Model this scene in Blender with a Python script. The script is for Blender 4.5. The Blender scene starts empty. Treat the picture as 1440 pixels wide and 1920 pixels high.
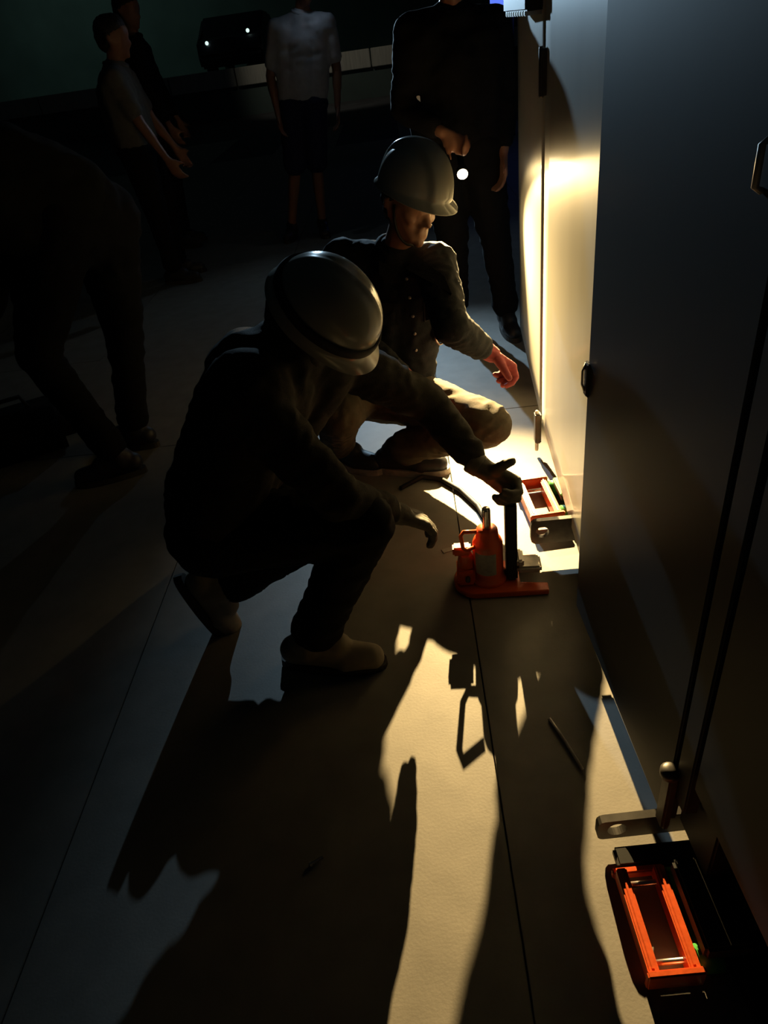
import bpy, bmesh, math, random
from mathutils import Vector as V, Matrix, noise

random.seed(7)
S = bpy.context.scene
C = S.collection

# ------------------------------------------------------------------ camera
cd = bpy.data.cameras.new('camera')
cd.sensor_width = 36.0
cd.lens = 36.0 * 1300.0 / 1920.0
cd.clip_start = 0.02
cd.clip_end = 300
cam = bpy.data.objects.new('camera', cd)
C.objects.link(cam)
R_ = V((0.99268, -0.00252, -0.12073))
U_ = V((0.10017, 0.57557, 0.81160))
B_ = R_.cross(U_)
cam.matrix_world = Matrix(((R_.x, U_.x, B_.x, 0.0), (R_.y, U_.y, B_.y, 0.0), (R_.z, U_.z, B_.z, 1.38), (0, 0, 0, 1)))
S.camera = cam

# ------------------------------------------------------------------ world, exposure
w = bpy.data.worlds.new('night')
S.world = w
w.use_nodes = True
bg = w.node_tree.nodes['Background']
bg.inputs[0].default_value = (0.50, 0.72, 0.78, 1)
bg.inputs[1].default_value = 0.004
S.view_settings.view_transform = 'Standard'
S.view_settings.look = 'None'
S.view_settings.gamma = 1.0
S.view_settings.use_curve_mapping = False
S.view_settings.exposure = 0.0
TORCH_BEAM = 1350.0       # W, main beam of the hand torch
TORCH_SPILL = 22.0        # W, wide spill of the hand torch
HEADLAMP_BEAM = 520.0     # W, main beam of the headlamp
HEADLAMP_SPILL = 9.0     # W, wide spill of the headlamp

# dim yard light far off to the left that reaches the white dock wall
ld = bpy.data.lights.new('yard_light', 'SPOT')
ld.energy = 120
ld.color = (1.0, 0.93, 0.74)
ld.spot_size = math.radians(46)
ld.spot_blend = 0.6
ld.shadow_soft_size = 0.15
yl = bpy.data.objects.new('yard_light', ld)
yl.location = (-3.0, 14.0, 5.0)
yl.rotation_euler = (V((-1.0, 19.0, 0.8)) - V(yl.location)).to_track_quat('-Z', 'Y').to_euler()
C.objects.link(yl)
# added unseen spot at far left, put in to brighten the back wall
ld2 = bpy.data.lights.new('back_wall_fill', 'SPOT')
ld2.energy = 110
ld2.color = (0.62, 1.0, 0.88)
ld2.spot_size = math.radians(120)
ld2.spot_blend = 1.0
ld2.shadow_soft_size = 0.15
bl = bpy.data.objects.new('back_wall_fill', ld2)
bl.location = (-9.0, 20.5, 6.0)
bl.rotation_euler = (V((-8.0, 26.0, 1.5)) - V(bl.location)).to_track_quat('-Z', 'Y').to_euler()
C.objects.link(bl)


# ------------------------------------------------------------------ helpers
def mat(name, col, rough=0.6, metal=0.0, var=0.0, vscale=8.0, bump=0.0, bscale=40.0, stretch=None, emit=None, spec=0.5):
    m = bpy.data.materials.new(name)
    m.use_nodes = True
    nt = m.node_tree
    p = nt.nodes['Principled BSDF']
    p.inputs['Base Color'].default_value = (*col, 1)
    p.inputs['Roughness'].default_value = rough
    p.inputs['Metallic'].default_value = metal
    p.inputs['Specular IOR Level'].default_value = spec
    if emit:
        p.inputs['Emission Color'].default_value = (*emit[0], 1)
        p.inputs['Emission Strength'].default_value = emit[1]
    if var or bump:
        tc = nt.nodes.new('ShaderNodeTexCoord')
        src = tc.outputs['Object']
        if stretch:
            mp = nt.nodes.new('ShaderNodeMapping')
            mp.inputs['Scale'].default_value = stretch
            nt.links.new(src, mp.inputs[0])
            src = mp.outputs[0]
    if var:
        n = nt.nodes.new('ShaderNodeTexNoise')
        n.inputs['Scale'].default_value = vscale
        n.inputs['Detail'].default_value = 6
        nt.links.new(src, n.inputs['Vector'])
        r = nt.nodes.new('ShaderNodeValToRGB')
        r.color_ramp.elements[0].position = 0.3
        r.color_ramp.elements[1].position = 0.7
        r.color_ramp.elements[0].color = (*[max(0, c * (1 - var)) for c in col], 1)
        r.color_ramp.elements[1].color = (*[min(1, c * (1 + var)) for c in col], 1)
        nt.links.new(n.outputs['Fac'], r.inputs[0])
        nt.links.new(r.outputs[0], p.inputs['Base Color'])
    if bump:
        n2 = nt.nodes.new('ShaderNodeTexNoise')
        n2.inputs['Scale'].default_value = bscale
        n2.inputs['Detail'].default_value = 4
        nt.links.new(src, n2.inputs['Vector'])
        b = nt.nodes.new('ShaderNodeBump')
        b.inputs['Strength'].default_value = bump
        b.inputs['Distance'].default_value = 0.01
        nt.links.new(n2.outputs['Fac'], b.inputs['Height'])
        nt.links.new(b.outputs[0], p.inputs['Normal'])
    return m


def tag(o, label=None, cat=None, group=None, kind=None):
    if label: o['label'] = label
    if cat: o['category'] = cat
    if group: o['group'] = group
    if kind: o['kind'] = kind
    return o


def link(name, me, m, parent=None, smooth=False):
    o = bpy.data.objects.new(name, me)
    C.objects.link(o)
    if m and not me.materials:
        me.materials.append(m)
    if smooth:
        for p in me.polygons: p.use_smooth = True
    if parent: o.parent = parent
    return o


def build(name, bm, m, parent=None, smooth=False):
    bmesh.ops.recalc_face_normals(bm, faces=bm.faces)
    me = bpy.data.meshes.new(name)
    bm.to_mesh(me)
    bm.free()
    return link(name, me, m, parent, smooth)


def empty(name, loc, rz=0.0):
    o = bpy.data.objects.new(name, None)
    o.empty_display_size = 0.1
    o.location = loc
    o.rotation_euler = (0, 0, rz)
    C.objects.link(o)
    return o


def spot(name, loc, target, energy, col, deg, blend, rad, parent=None):
    l = bpy.data.lights.new(name, 'SPOT')
    l.energy = energy; l.color = col
    l.spot_size = math.radians(deg); l.spot_blend = blend; l.shadow_soft_size = rad
    o = bpy.data.objects.new(name, l)
    o.location = loc
    o.rotation_euler = (V(target) - V(loc)).to_track_quat('-Z', 'Y').to_euler()
    C.objects.link(o)
    return o


def box(bm, lo, hi, bev=0.0):
    lo = V(lo); hi = V(hi)
    r = bmesh.ops.create_cube(bm, size=1.0)
    vs = r['verts']
    c = (lo + hi) / 2; d = hi - lo
    for v in vs: v.co = V((v.co.x * d.x, v.co.y * d.y, v.co.z * d.z)) + c
    if bev:
        es = list({e for v in vs for e in v.link_edges})
        bmesh.ops.bevel(bm, geom=es, offset=bev, segments=2, affect='EDGES', clamp_overlap=True)
    return bm


def bx(name, lo, hi, m, parent=None, bev=0.004):
    return build(name, box(bmesh.new(), lo, hi, bev), m, parent)


def frame_of(d):
    d = d.normalized()
    a = V((0, 0, 1)) if abs(d.z) < 0.9 else V((1, 0, 0))
    u = d.cross(a).normalized()
    return u, d.cross(u).normalized()


def tube(bm, pts, rad, n=10, closed=False):
    pts = [V(p) for p in pts]
    rings = []
    k = len(pts)
    u = None
    for i, p in enumerate(pts):
        if closed: d = pts[(i + 1) % k] - pts[i - 1]
        else: d = pts[min(i + 1, k - 1)] - pts[max(i - 1, 0)]
        d.normalize()
        if u is None: u, _ = frame_of(d)
        u = (u - d * u.dot(d)).normalized()
        w2 = d.cross(u)
        r = rad[i] if isinstance(rad, (list, tuple)) else rad
        rings.append([bm.verts.new(p + (u * math.cos(2 * math.pi * j / n) + w2 * math.sin(2 * math.pi * j / n)) * r) for j in range(n)])
    m = k if closed else k - 1
    for i in range(m):
        a = rings[i]; b = rings[(i + 1) % k]
        for j in range(n):
            bm.faces.new((a[j], a[(j + 1) % n], b[(j + 1) % n], b[j]))
    if not closed:
        bm.faces.new(rings[0][::-1]); bm.faces.new(rings[-1])
    return bm


def lathe(bm, prof, n=28, cen=(0, 0, 0)):
    cen = V(cen)
    rings = []
    for r, z in prof:
        rings.append([bm.verts.new(cen + V((r * math.cos(2 * math.pi * j / n), r * math.sin(2 * math.pi * j / n), z))) for j in range(n)])
    for a, b in zip(rings, rings[1:]):
        for j in range(n):
            bm.faces.new((a[j], a[(j + 1) % n], b[(j + 1) % n], b[j]))
    bm.faces.new(rings[0][::-1]); bm.faces.new(rings[-1])
    return bm


def extrude_poly(bm, pts, z0, z1):
    lo = [bm.verts.new((x, y, z0)) for x, y in pts]
    hi = [bm.verts.new((x, y, z1)) for x, y in pts]
    n = len(pts)
    bm.faces.new(lo[::-1]); bm.faces.new(hi)
    for i in range(n): bm.faces.new((lo[i], lo[(i + 1) % n], hi[(i + 1) % n], hi[i]))
    return bm


# organic shapes: overlapping tapered capsules fused into one skin
def cone(bm, a, ra, b, rb, n=12):
    a = V(a); b = V(b)
    d = b - a
    L = d.length
    if L < 1e-5:
        bmesh.ops.create_icosphere(bm, subdivisions=2, radius=max(ra, rb), matrix=Matrix.Translation(a))
        return
    u, w2 = frame_of(d); d = d / L
    prof = []
    for t in (-90, -65, -40, -18, 0): prof.append((ra * math.cos(math.radians(t)), ra * math.sin(math.radians(t))))
    for t in (0, 18, 40, 65, 90): prof.append((rb * math.cos(math.radians(t)), L + rb * math.sin(math.radians(t))))
    rings = []
    for r, z in prof:
        r = max(r, 1e-4)
        rings.append([bm.verts.new(a + d * z + (u * math.cos(2 * math.pi * j / n) + w2 * math.sin(2 * math.pi * j / n)) * r) for j in range(n)])
    for p, q in zip(rings, rings[1:]):
        for j in range(n): bm.faces.new((p[j], p[(j + 1) % n], q[(j + 1) % n], q[j]))
    bm.faces.new(rings[0][::-1]); bm.faces.new(rings[-1])


def blob(name, cones, voxel, m, parent=None, smooth_it=3, fold=0.0, ffreq=14.0, off=(0, 0, 0)):
    bm = bmesh.new()
    for c in cones: cone(bm, *c)
    bmesh.ops.recalc_face_normals(bm, faces=bm.faces)
    me = bpy.data.meshes.new('tmp')
    bm.to_mesh(me); bm.free()
    o = bpy.data.objects.new('tmp', me)
    C.objects.link(o)
    r = o.modifiers.new('r', 'REMESH'); r.mode = 'VOXEL'; r.voxel_size = voxel
    s = o.modifiers.new('s', 'SMOOTH'); s.factor = 0.5; s.iterations = smooth_it
    dg = bpy.context.evaluated_depsgraph_get()
    res = bpy.data.meshes.new_from_object(o.evaluated_get(dg))
    bpy.data.objects.remove(o); bpy.data.meshes.remove(me)
    res.name = name
    if fold:
        for v in res.vertices:
            p = v.co
            q = V((p.x * ffreq, p.y * ffreq, p.z * ffreq * 1.9))
            a = noise.noise(q + V((noise.noise(q * 0.5) * 1.5, 3.1, 0)))
            b = noise.noise(q * 2.3 + V((7, 1, 2)))
            v.co = p + v.normal * fold * ((1 - 2 * abs(a)) * 0.8 + 0.35 * b)
    if off != (0, 0, 0):
        res.transform(Matrix.Translation(-V(off)))
    return link(name, res, m, parent, True)


# ------------------------------------------------------------------ materials
M_floor = mat('coated_floor', (0.23, 0.212, 0.182), 0.62, var=0.12, vscale=11, bump=0.04, bscale=160)
M_base = mat('dark_ground', (0.09, 0.09, 0.095), 0.8, var=0.2, vscale=3)
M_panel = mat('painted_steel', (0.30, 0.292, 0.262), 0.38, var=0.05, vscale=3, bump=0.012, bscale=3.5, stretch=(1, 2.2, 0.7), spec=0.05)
_p = M_panel.node_tree.nodes['Principled BSDF']
_p.inputs['Coat Weight'].default_value = 0.14
_p.inputs['Coat Roughness'].default_value = 0.11
_p.inputs['Coat IOR'].default_value = 1.25
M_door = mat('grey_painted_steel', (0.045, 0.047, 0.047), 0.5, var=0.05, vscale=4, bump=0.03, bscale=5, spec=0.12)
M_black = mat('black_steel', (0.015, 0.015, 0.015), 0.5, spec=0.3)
M_dsteel = mat('dark_steel', (0.06, 0.055, 0.05), 0.45, metal=0.5, var=0.3, vscale=30)
M_steel = mat('bright_steel', (0.6, 0.58, 0.55), 0.3, metal=1.0, var=0.1, vscale=40)
M_toe = mat('worn_steel', (0.45, 0.42, 0.38), 0.45, metal=0.4, var=0.25, vscale=40)
M_orange = mat('orange_enamel', (0.66, 0.098, 0.017), 0.36, var=0.10, vscale=30, bump=0.05, bscale=90)
M_label = mat('paper_label', (0.33, 0.315, 0.28), 0.6, var=0.15, vscale=70)
M_green = mat('green_rubber', (0.07, 0.36, 0.06), 0.5, var=0.12, vscale=40)
M_rubber = mat('black_rubber', (0.02, 0.02, 0.02), 0.6)
M_skin = mat('skin', (0.26, 0.125, 0.075), 0.5, var=0.06, vscale=30)
M_eye = mat('eye_white', (0.6, 0.58, 0.55), 0.2)
M_hair = mat('black_hair', (0.012, 0.010, 0.009), 0.55, bump=0.4, bscale=160)
M_helmet = mat('white_helmet_shell', (0.30, 0.30, 0.27), 0.20, var=0.03, vscale=12)
M_strap = mat('black_strap', (0.012, 0.012, 0.012), 0.7)
M_navy = mat('navy_workwear', (0.020, 0.022, 0.026), 0.85, var=0.2, vscale=60, bump=0.25, bscale=500, spec=0.12)
M_jack4 = mat('dark_workwear', (0.024, 0.021, 0.016), 0.85, var=0.2, vscale=60, bump=0.25, bscale=500, spec=0.12)
M_trous4 = mat('black_workwear', (0.007, 0.007, 0.0065), 0.9, var=0.2, vscale=60, spec=0.12)
M_khaki = mat('khaki_workwear', (0.085, 0.070, 0.048), 0.85, var=0.15, vscale=50, bump=0.2, bscale=500, spec=0.12)
M_blackc = mat('black_cloth', (0.006, 0.006, 0.007), 0.85, var=0.2, vscale=50, spec=0.12)
M_grey = mat('pale_grey_cloth', (0.42, 0.44, 0.48), 0.85, var=0.08, vscale=30, spec=0.12)
M_mid = mat('mid_grey_cloth', (0.12, 0.12, 0.115), 0.9, var=0.1, vscale=30, spec=0.12)
M_nshort = mat('dark_navy_cloth', (0.02, 0.025, 0.06), 0.85, spec=0.12)
M_olive = mat('dark_olive_cloth', (0.010, 0.011, 0.010), 0.9, var=0.2, vscale=20, spec=0.12)
M_shoe = mat('beige_shoe_fabric', (0.26, 0.215, 0.15), 0.8, var=0.1, vscale=60)
M_sole = mat('dark_sole', (0.03, 0.026, 0.02), 0.7)
M_bshoe = mat('black_shoe_leather', (0.02, 0.02, 0.022), 0.5)
M_gl_red = mat('dark_red_glove_knit', (0.22, 0.030, 0.034), 0.8, var=0.15, vscale=90, bump=0.3, bscale=600)
M_gl_pat = mat('grey_glove_coating', (0.075, 0.064, 0.042), 0.7, var=0.2, vscale=60)
M_cuff = mat('pale_cuff', (0.28, 0.265, 0.22), 0.8)
M_white = mat('dock_white', (0.55, 0.53, 0.47), 0.8, var=0.15, vscale=4, stretch=(6, 1, 0.5))
M_wall = mat('dark_wall_paint', (0.10, 0.135, 0.125), 0.9, var=0.15, vscale=1)
M_car = mat('dark_car_paint', (0.012, 0.013, 0.02), 0.35)
M_glass = mat('dark_car_glass', (0.01, 0.012, 0.016), 0.1)
M_torch = mat('torch_lens_glow', (1, 0.9, 0.7), 0.3, emit=((1.0, 0.80, 0.50), 25.0))
M_hlamp = mat('headlamp_lens_glow', (0.9, 0.95, 1), 0.3, emit=((0.62, 0.80, 1.0), 90.0))
M_clamp = mat('car_lamp_glow', (1, 1, 1), 0.3, emit=((0.7, 1.0, 0.9), 1.2))
M_sign = mat('blue_sign_glow', (0.1, 0.2, 0.9), 0.4, emit=((0.12, 0.22, 1.0), 1.0))

# ------------------------------------------------------------------ setting
def struct(name, bm, m):
    o = build(name, bm, m)
    o['kind'] = 'structure'
    return o

floor = struct('floor', box(bmesh.new(), (-30, -4, -0.2), (30, 40, -0.012)), M_base)
seams = [-0.862 + 0.948 * k for k in range(-4, 4)]
pm = {}
for i, x0 in enumerate(seams[:-1]):
    y = -3.9 + (2.7 if i % 2 else 0.0)
    for k in range(4):
        ln = 3.84
        key = ln
        if key not in pm:
            bm = box(bmesh.new(), (0.0016, 0.0016, -0.012), (0.948 - 0.0016, ln - 0.0016, 0.0), 0.0012)
            me = bpy.data.meshes.new('floor_panel'); bmesh.ops.recalc_face_normals(bm, faces=bm.faces); bm.to_mesh(me); bm.free()
            pm[key] = me
        o = link('floor_panel', pm[key], M_floor, floor)
        o.location = (x0, y, 0)
        y += ln

struct('wall_back', box(bmesh.new(), (-30, 26, -0.1), (30, 26.3, 9)), M_wall)
struct('wall_left', box(bmesh.new(), (-14.3, -4, -0.1), (-14, 26, 9)), M_wall)
dock = struct('trim_1', box(bmesh.new(), (-13, 19.1, -0.1), (6, 25.9, 0.62), 0.02), M_wall)
nw = 12
for k in range(nw):
    x0 = -13 + 19 * k / nw
    bx('dock_panel', (x0 + 0.015, 19.0, 0.60), (x0 + 19 / nw - 0.015, 19.25, 0.965), M_white, dock, 0.01)

# ------------------------------------------------------------------ near cabinet (dark side)
near = empty('machine_cabinet', (0.352, 1.34, 0.0), math.radians(2.6))
tag(near, 'tall dull grey steel cabinet along the right edge, nearest the camera', 'cabinet')
# local: x to the right (away from the aisle), y negative towards the camera
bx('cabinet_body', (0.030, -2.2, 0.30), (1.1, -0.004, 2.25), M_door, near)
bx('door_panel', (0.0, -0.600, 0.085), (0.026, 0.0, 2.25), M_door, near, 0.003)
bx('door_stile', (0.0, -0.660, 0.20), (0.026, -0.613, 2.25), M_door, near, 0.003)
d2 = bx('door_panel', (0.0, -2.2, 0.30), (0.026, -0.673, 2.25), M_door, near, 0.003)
bx('gap_seal', (0.016, -0.6155, 0.29), (0.029, -0.5975, 2.25), M_black, near, 0.0)
bx('gap_seal', (0.016, -0.6755, 0.29), (0.029, -0.6575, 2.25), M_black, near, 0.0)
bx('base_plinth', (0.09, -0.56, 0.03), (1.05, -0.03, 0.30), M_black, near)  # brought down near the floor to block torch light under the cabinet
bx('base_channel', (0.10, -2.2, 0.296), (1.05, -0.62, 0.30), M_black, near)
bx('base_light_block', (0.030, -0.720, 0.088), (0.10, -0.600, 0.296), M_black, near)  # added block that keeps torch light off the black skate cover
bm = box(bmesh.new(), (-0.016, -0.628, 0.10), (0.0, -0.596, 0.255), 0.004)
latch = build('door_bolt', bm, M_dsteel, near)
bm = bmesh.new(); lathe(bm, [(0.004, 0.248), (0.017, 0.250), (0.018, 0.262), (0.012, 0.268), (0.003, 0.269)], 16, (-0.010, -0.612, 0))
build('bolt_head', bm, M_dsteel, latch, True)
bm = box(bmesh.new(), (-0.006, -0.012, 0.690), (0.004, 0.012, 0.765), 0.003)
cat = build('corner_catch', bm, M_dsteel, near)
bm = bmesh.new(); tube(bm, [(-0.006, 0.004, 0.70), (-0.010, 0.006, 0.715), (-0.010, 0.006, 0.745), (-0.004, 0.004, 0.762)], 0.0025, 8)
build('catch_lever', bm, M_steel, cat, True)
bm = bmesh.new(); tube(bm, [(0.0, -0.555, 1.19), (-0.008, -0.555, 1.195), (-0.008, -0.555, 1.235), (0.0, -0.555, 1.24)], 0.004, 10)
build('pull_handle', bm, M_toe, near, True)


def lug_plate(parent, name, org, w, h, hole_x, hole_r, th, m):
    """upright plate in the local xz plane with a round hole"""
    bm = bmesh.new()
    n = 24
    cz = h * 0.50
    out = []
    # rounded rectangle outline, left end rounded
    rr = h * 0.22
    outl = []
    for a in range(180, 271, 30): outl.append((rr + rr * math.cos(math.radians(a)), rr + rr * math.sin(math.radians(a))))
    outl += [(w * 0.5, 0), (w, 0), (w, h), (w * 0.5, h)]
    for a in range(90, 181, 30): outl.append((rr + rr * math.cos(math.radians(a)), h - rr + rr * math.sin(math.radians(a))))
    # radial sampling of outline around the hole
    def hit(ang):
        dx, dz = math.cos(ang), math.sin(ang)
        best = None
        for (x1, z1), (x2, z2) in zip(outl, outl[1:] + outl[:1]):
            ex, ez = x2 - x1, z2 - z1
            det = dx * -ez + dz * ex
            if abs(det) < 1e-9: continue
            bx_, bz_ = x1 - hole_x, z1 - cz
            t = (bx_ * -ez + bz_ * ex) / det
            s = (dx * bz_ - dz * bx_) / det
            if t > 0 and -1e-6 <= s <= 1 + 1e-6 and (best is None or t > best): best = t
        return hole_x + dx * best, cz + dz * best
    angs = [2 * math.pi * k / n for k in range(n)]
    angs += [math.atan2(z - cz, x - hole_x) % (2 * math.pi) for x, z in outl]
    angs = sorted(set(round(a, 5) for a in angs))
    o = V(org)
    rings = []
    for y in (0, th):
        ri = [bm.verts.new(o + V((hole_x + hole_r * math.cos(a), y, cz + hole_r * math.sin(a)))) for a in angs]
        ro = [bm.verts.new(o + V((hit(a)[0], y, hit(a)[1]))) for a in angs]
        rings.append((ri, ro))
    k = len(angs)
    (fi, fo), (gi, go) = rings
    for j in range(k):
        q = (j + 1) % k
        bm.faces.new((fi[j], fo[j], fo[q], fi[q]))
        bm.faces.new((gi[j], gi[q], go[q], go[j]))
        bm.faces.new((fi[j], fi[q], gi[q], gi[j]))
        bm.faces.new((fo[j], go[j], go[q], fo[q]))
    return build(name, bm, m, parent)

lug_plate(near, 'lifting_lug', (-0.118, -0.588, 0.018), 0.24, 0.060, 0.038, 0.019, 0.016, M_dsteel)

# ------------------------------------------------------------------ far cabinet (lit side)
far = empty('steel_enclosure', (0.388, 1.38, 0.0))
tag(far, 'cream painted steel enclosure lit by the torch, behind the dull grey cabinet', 'cabinet')
def prism(poly, z0, z1, b0=None):
    """vertical slab over a plan polygon; b0 = bottom heights per vertex"""
    bm = bmesh.new()
    lo = [bm.verts.new((x, y, (b0[i] if b0 else z0))) for i, (x, y) in enumerate(poly)]
    hi = [bm.verts.new((x, y, z1)) for x, y in poly]
    n = len(poly)
    bm.faces.new(lo[::-1]); bm.faces.new(hi)
    for i in range(n): bm.faces.new((lo[i], lo[(i + 1) % n], hi[(i + 1) % n], hi[i]))
    return bm
p0, p1, p2 = (0.013, 0.02), (0.044, 0.868), (0.096, 1.67)
def rows(a, b, ba, bb, t=0.02, n=10, k=26, ztop=2.25, wav=0.0015, seed=0.0, gap=0.003):
    """thin sheet skin with slight waviness"""
    bm = bmesh.new()
    d = V((b[0] - a[0], b[1] - a[1], 0)); L = d.length; d.normalize()
    nn = V((-d.y, d.x, 0))
    grid = {}
    for s in (0, 1):
        for i in range(n + 1):
            f = gap / L + (1 - 2 * gap / L) * i / n
            bz = ba + (bb - ba) * i / n
            for j in range(k + 1):
                z = bz + (ztop - bz) * j / k
                e = noise.noise(V((f * 5 * L + seed, z * 1.6, seed))) * wav + noise.noise(V((f * 14 * L + seed, z * 4, seed))) * wav * 0.3
                q = V((a[0], a[1], 0)) + d * (f * L) + nn * (0 if s else e) - nn * (t if s else 0)
                grid[s, i, j] = bm.verts.new((q.x, q.y, z))
    for i in range(n):
        for j in range(k):
            bm.faces.new((grid[0, i, j], grid[0, i + 1, j], grid[0, i + 1, j + 1], grid[0, i, j + 1]))
            bm.faces.new((grid[1, i, j], grid[1, i, j + 1], grid[1, i + 1, j + 1], grid[1, i + 1, j]))
    for i in range(n):
        for j in (0, k):
            bm.faces.new((grid[0, i, j], grid[1, i, j], grid[1, i + 1, j], grid[0, i + 1, j]))
    for j in range(k):
        for i in (0, n):
            bm.faces.new((grid[0, i, j], grid[0, i, j + 1], grid[1, i, j + 1], grid[1, i, j]))
    return bm
build('door_panel', rows(p0, p1, 0.08, 0.135, seed=2.0, wav=0.0005), M_panel, far, True)
build('side_panel', rows(p1, p2, 0.135, 0.19, seed=8.0, wav=0.0018), M_panel, far, True)
build('enclosure_body', prism([(0.037, 0.06), (0.067, 0.868), (0.12, 1.655), (1.0, 1.655), (1.0, 0.06)], 0.20, 2.24), M_panel, far)
build('base_frame', prism([(0.10, 0.07), (0.15, 0.868), (0.20, 1.60), (0.95, 1.60), (0.95, 0.07)], 0.11, 0.20), M_black, far)
hz = bx('hinge', (0.030, 0.842, 1.165), (0.050, 0.885, 1.275), M_dsteel, far, 0.004)
bm = bmesh.new(); lathe(bm, [(0.007, 1.160), (0.008, 1.165), (0.008, 1.275), (0.006, 1.280)], 12, (0.033, 0.866, 0)); build('hinge_pin', bm, M_dsteel, hz, True)
hz = bx('hinge', (0.018, 0.85, 0.055), (0.040, 0.885, 0.175), M_dsteel, far, 0.004)
bm = bmesh.new(); lathe(bm, [(0.006, 0.02), (0.007, 0.025), (0.007, 0.18), (0.005, 0.185)], 12, (0.026, 0.866, 0)); build('hinge_pin', bm, M_toe, hz, True)
gb = bx('louvre_box', (0.000, 0.93, 1.360), (0.075, 1.34, 1.46), M_black, far, 0.006)
for k in range(9):
    bx('louvre_slat', (0.002, 0.95 + k * 0.042, 1.350), (0.07, 0.97 + k * 0.042, 1.362), M_steel, gb, 0.002)
lug_plate(far, 'lifting_lug', (-0.098, 0.28, 0.045), 0.20, 0.085, 0.034, 0.020, 0.016, M_dsteel)

# ------------------------------------------------------------------ toe jack
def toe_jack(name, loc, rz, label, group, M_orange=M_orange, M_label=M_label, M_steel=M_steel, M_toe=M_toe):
    t = empty(name, loc, rz)
    tag(t, label, 'jack', group)
    bm = bmesh.new()
    pts = []
    for a in range(90, 271, 15): pts.append((-0.045 + 0.058 * math.cos(math.radians(a)), 0.072 * math.sin(math.radians(a))))
    pts += [(0.165, -0.072), (0.165, -0.036), (0.085, -0.034), (0.085, 0.034), (0.150, 0.036), (0.150, 0.072)]
    extrude_poly(bm, pts, 0.002, 0.020)
    bmesh.ops.bevel(bm, geom=list(bm.edges), offset=0.003, segments=1, affect='EDGES')
    build('base_plate', bm, M_orange, t)
    bm = box(bmesh.new(), (0.060, 0.038, 0.020), (0.148, 0.070, 0.040), 0.004)
    build('base_rail', bm, M_orange, t)
    bm = bmesh.new()
    lathe(bm, [(0.050, 0.018), (0.052, 0.022), (0.052, 0.034), (0.043, 0.042), (0.043, 0.150), (0.039, 0.162), (0.033, 0.168), (0.030, 0.196), (0.026, 0.202)], 32)
    cyl = build('cylinder', bm, M_orange, t, True)
    bm = bmesh.new()                              # curved label on the cylinder
    n = 10; a0, a1 = math.radians(212), math.radians(298)
    for k in range(n):
        q = []
        for a, z in ((a0 + (a1 - a0) * k / n, 0.060), (a0 + (a1 - a0) * (k + 1) / n, 0.060), (a0 + (a1 - a0) * (k + 1) / n, 0.136), (a0 + (a1 - a0) * k / n, 0.136)):
            q.append(bm.verts.new((0.0436 * math.cos(a), 0.0436 * math.sin(a), z)))
        bm.faces.new(q)
    bmesh.ops.remove_doubles(bm, verts=bm.verts, dist=1e-5)
    build('paper_label', bm, M_label, cyl, True)
    bm = bmesh.new(); lathe(bm, [(0.011, 0.19), (0.012, 0.20), (0.012, 0.262), (0.010, 0.268)], 16); build('piston_rod', bm, M_steel, t, True)
    bm = bmesh.new()
    box(bm, (-0.092, -0.036, 0.020), (-0.040, 0.030, 0.075), 0.006)
    lathe(bm, [(0.022, 0.07), (0.023, 0.10), (0.019, 0.118), (0.014, 0.122)], 18, (-0.064, -0.006, 0))
    pump = build('pump_block', bm, M_orange, t)
    bm = box(bmesh.new(), (-0.100, -0.020, 0.118), (-0.048, 0.012, 0.148), 0.005); build('lever_socket', bm, M_orange, pump)
    bm = bmesh.new(); lathe(bm, [(0.006, 0), (0.007, 0.002), (0.007, 0.014), (0.004, 0.016)], 12)
    o = build('release_screw', bm, M_dsteel, pump, True); o.location = (-0.062, -0.036, 0.052); o.rotation_euler = (math.radians(90), 0, 0)
    bm = bmesh.new(); tube(bm, [(-0.034, -0.018, 0.150), (-0.060, -0.026, 0.146), (-0.070, -0.028, 0.156), (-0.074, -0.024, 0.196), (-0.066, -0.020, 0.206), (-0.030, -0.010, 0.198)], 0.0058, 10)
    build('carry_handle', bm, M_orange, t, True)
    bm = box(bmesh.new(), (0.050, -0.026, 0.020), (0.082, 0.026, 0.290), 0.006); build('lift_column', bm, M_black, t)
    bm = box(bmesh.new(), (0.080, -0.030, 0.048), (0.150, 0.030, 0.072), 0.006)
    box(bm, (0.080, -0.030, 0.070), (0.100, 0.030, 0.098), 0.006)
    build('lifting_toe', bm, M_toe, t)
    bm = bmesh.new(); tube(bm, [(0.067, -0.012, 0.285), (0.067, -0.012, 0.315)], 0.009, 12); tube(bm, [(0.067, 0.014, 0.285), (0.067, 0.014, 0.30)], 0.006, 12)
    build('guide_pin', bm, M_dsteel, t, True)
    return t

toe_jack('toe_jack', (0.150, 1.560, 0.0), math.radians(-3), 'orange hydraulic toe jack with wire carrying handle, gripped by the gloved worker', None)
toe_jack('toe_jack', (0.510, 0.395, 0.0), math.radians(95), 'toe jack with deep shade painted on as black at the bottom right corner', None, M_black, M_black, M_dsteel, M_dsteel)  # orange, label and steel swapped for dark colours to paint in the shade


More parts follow.
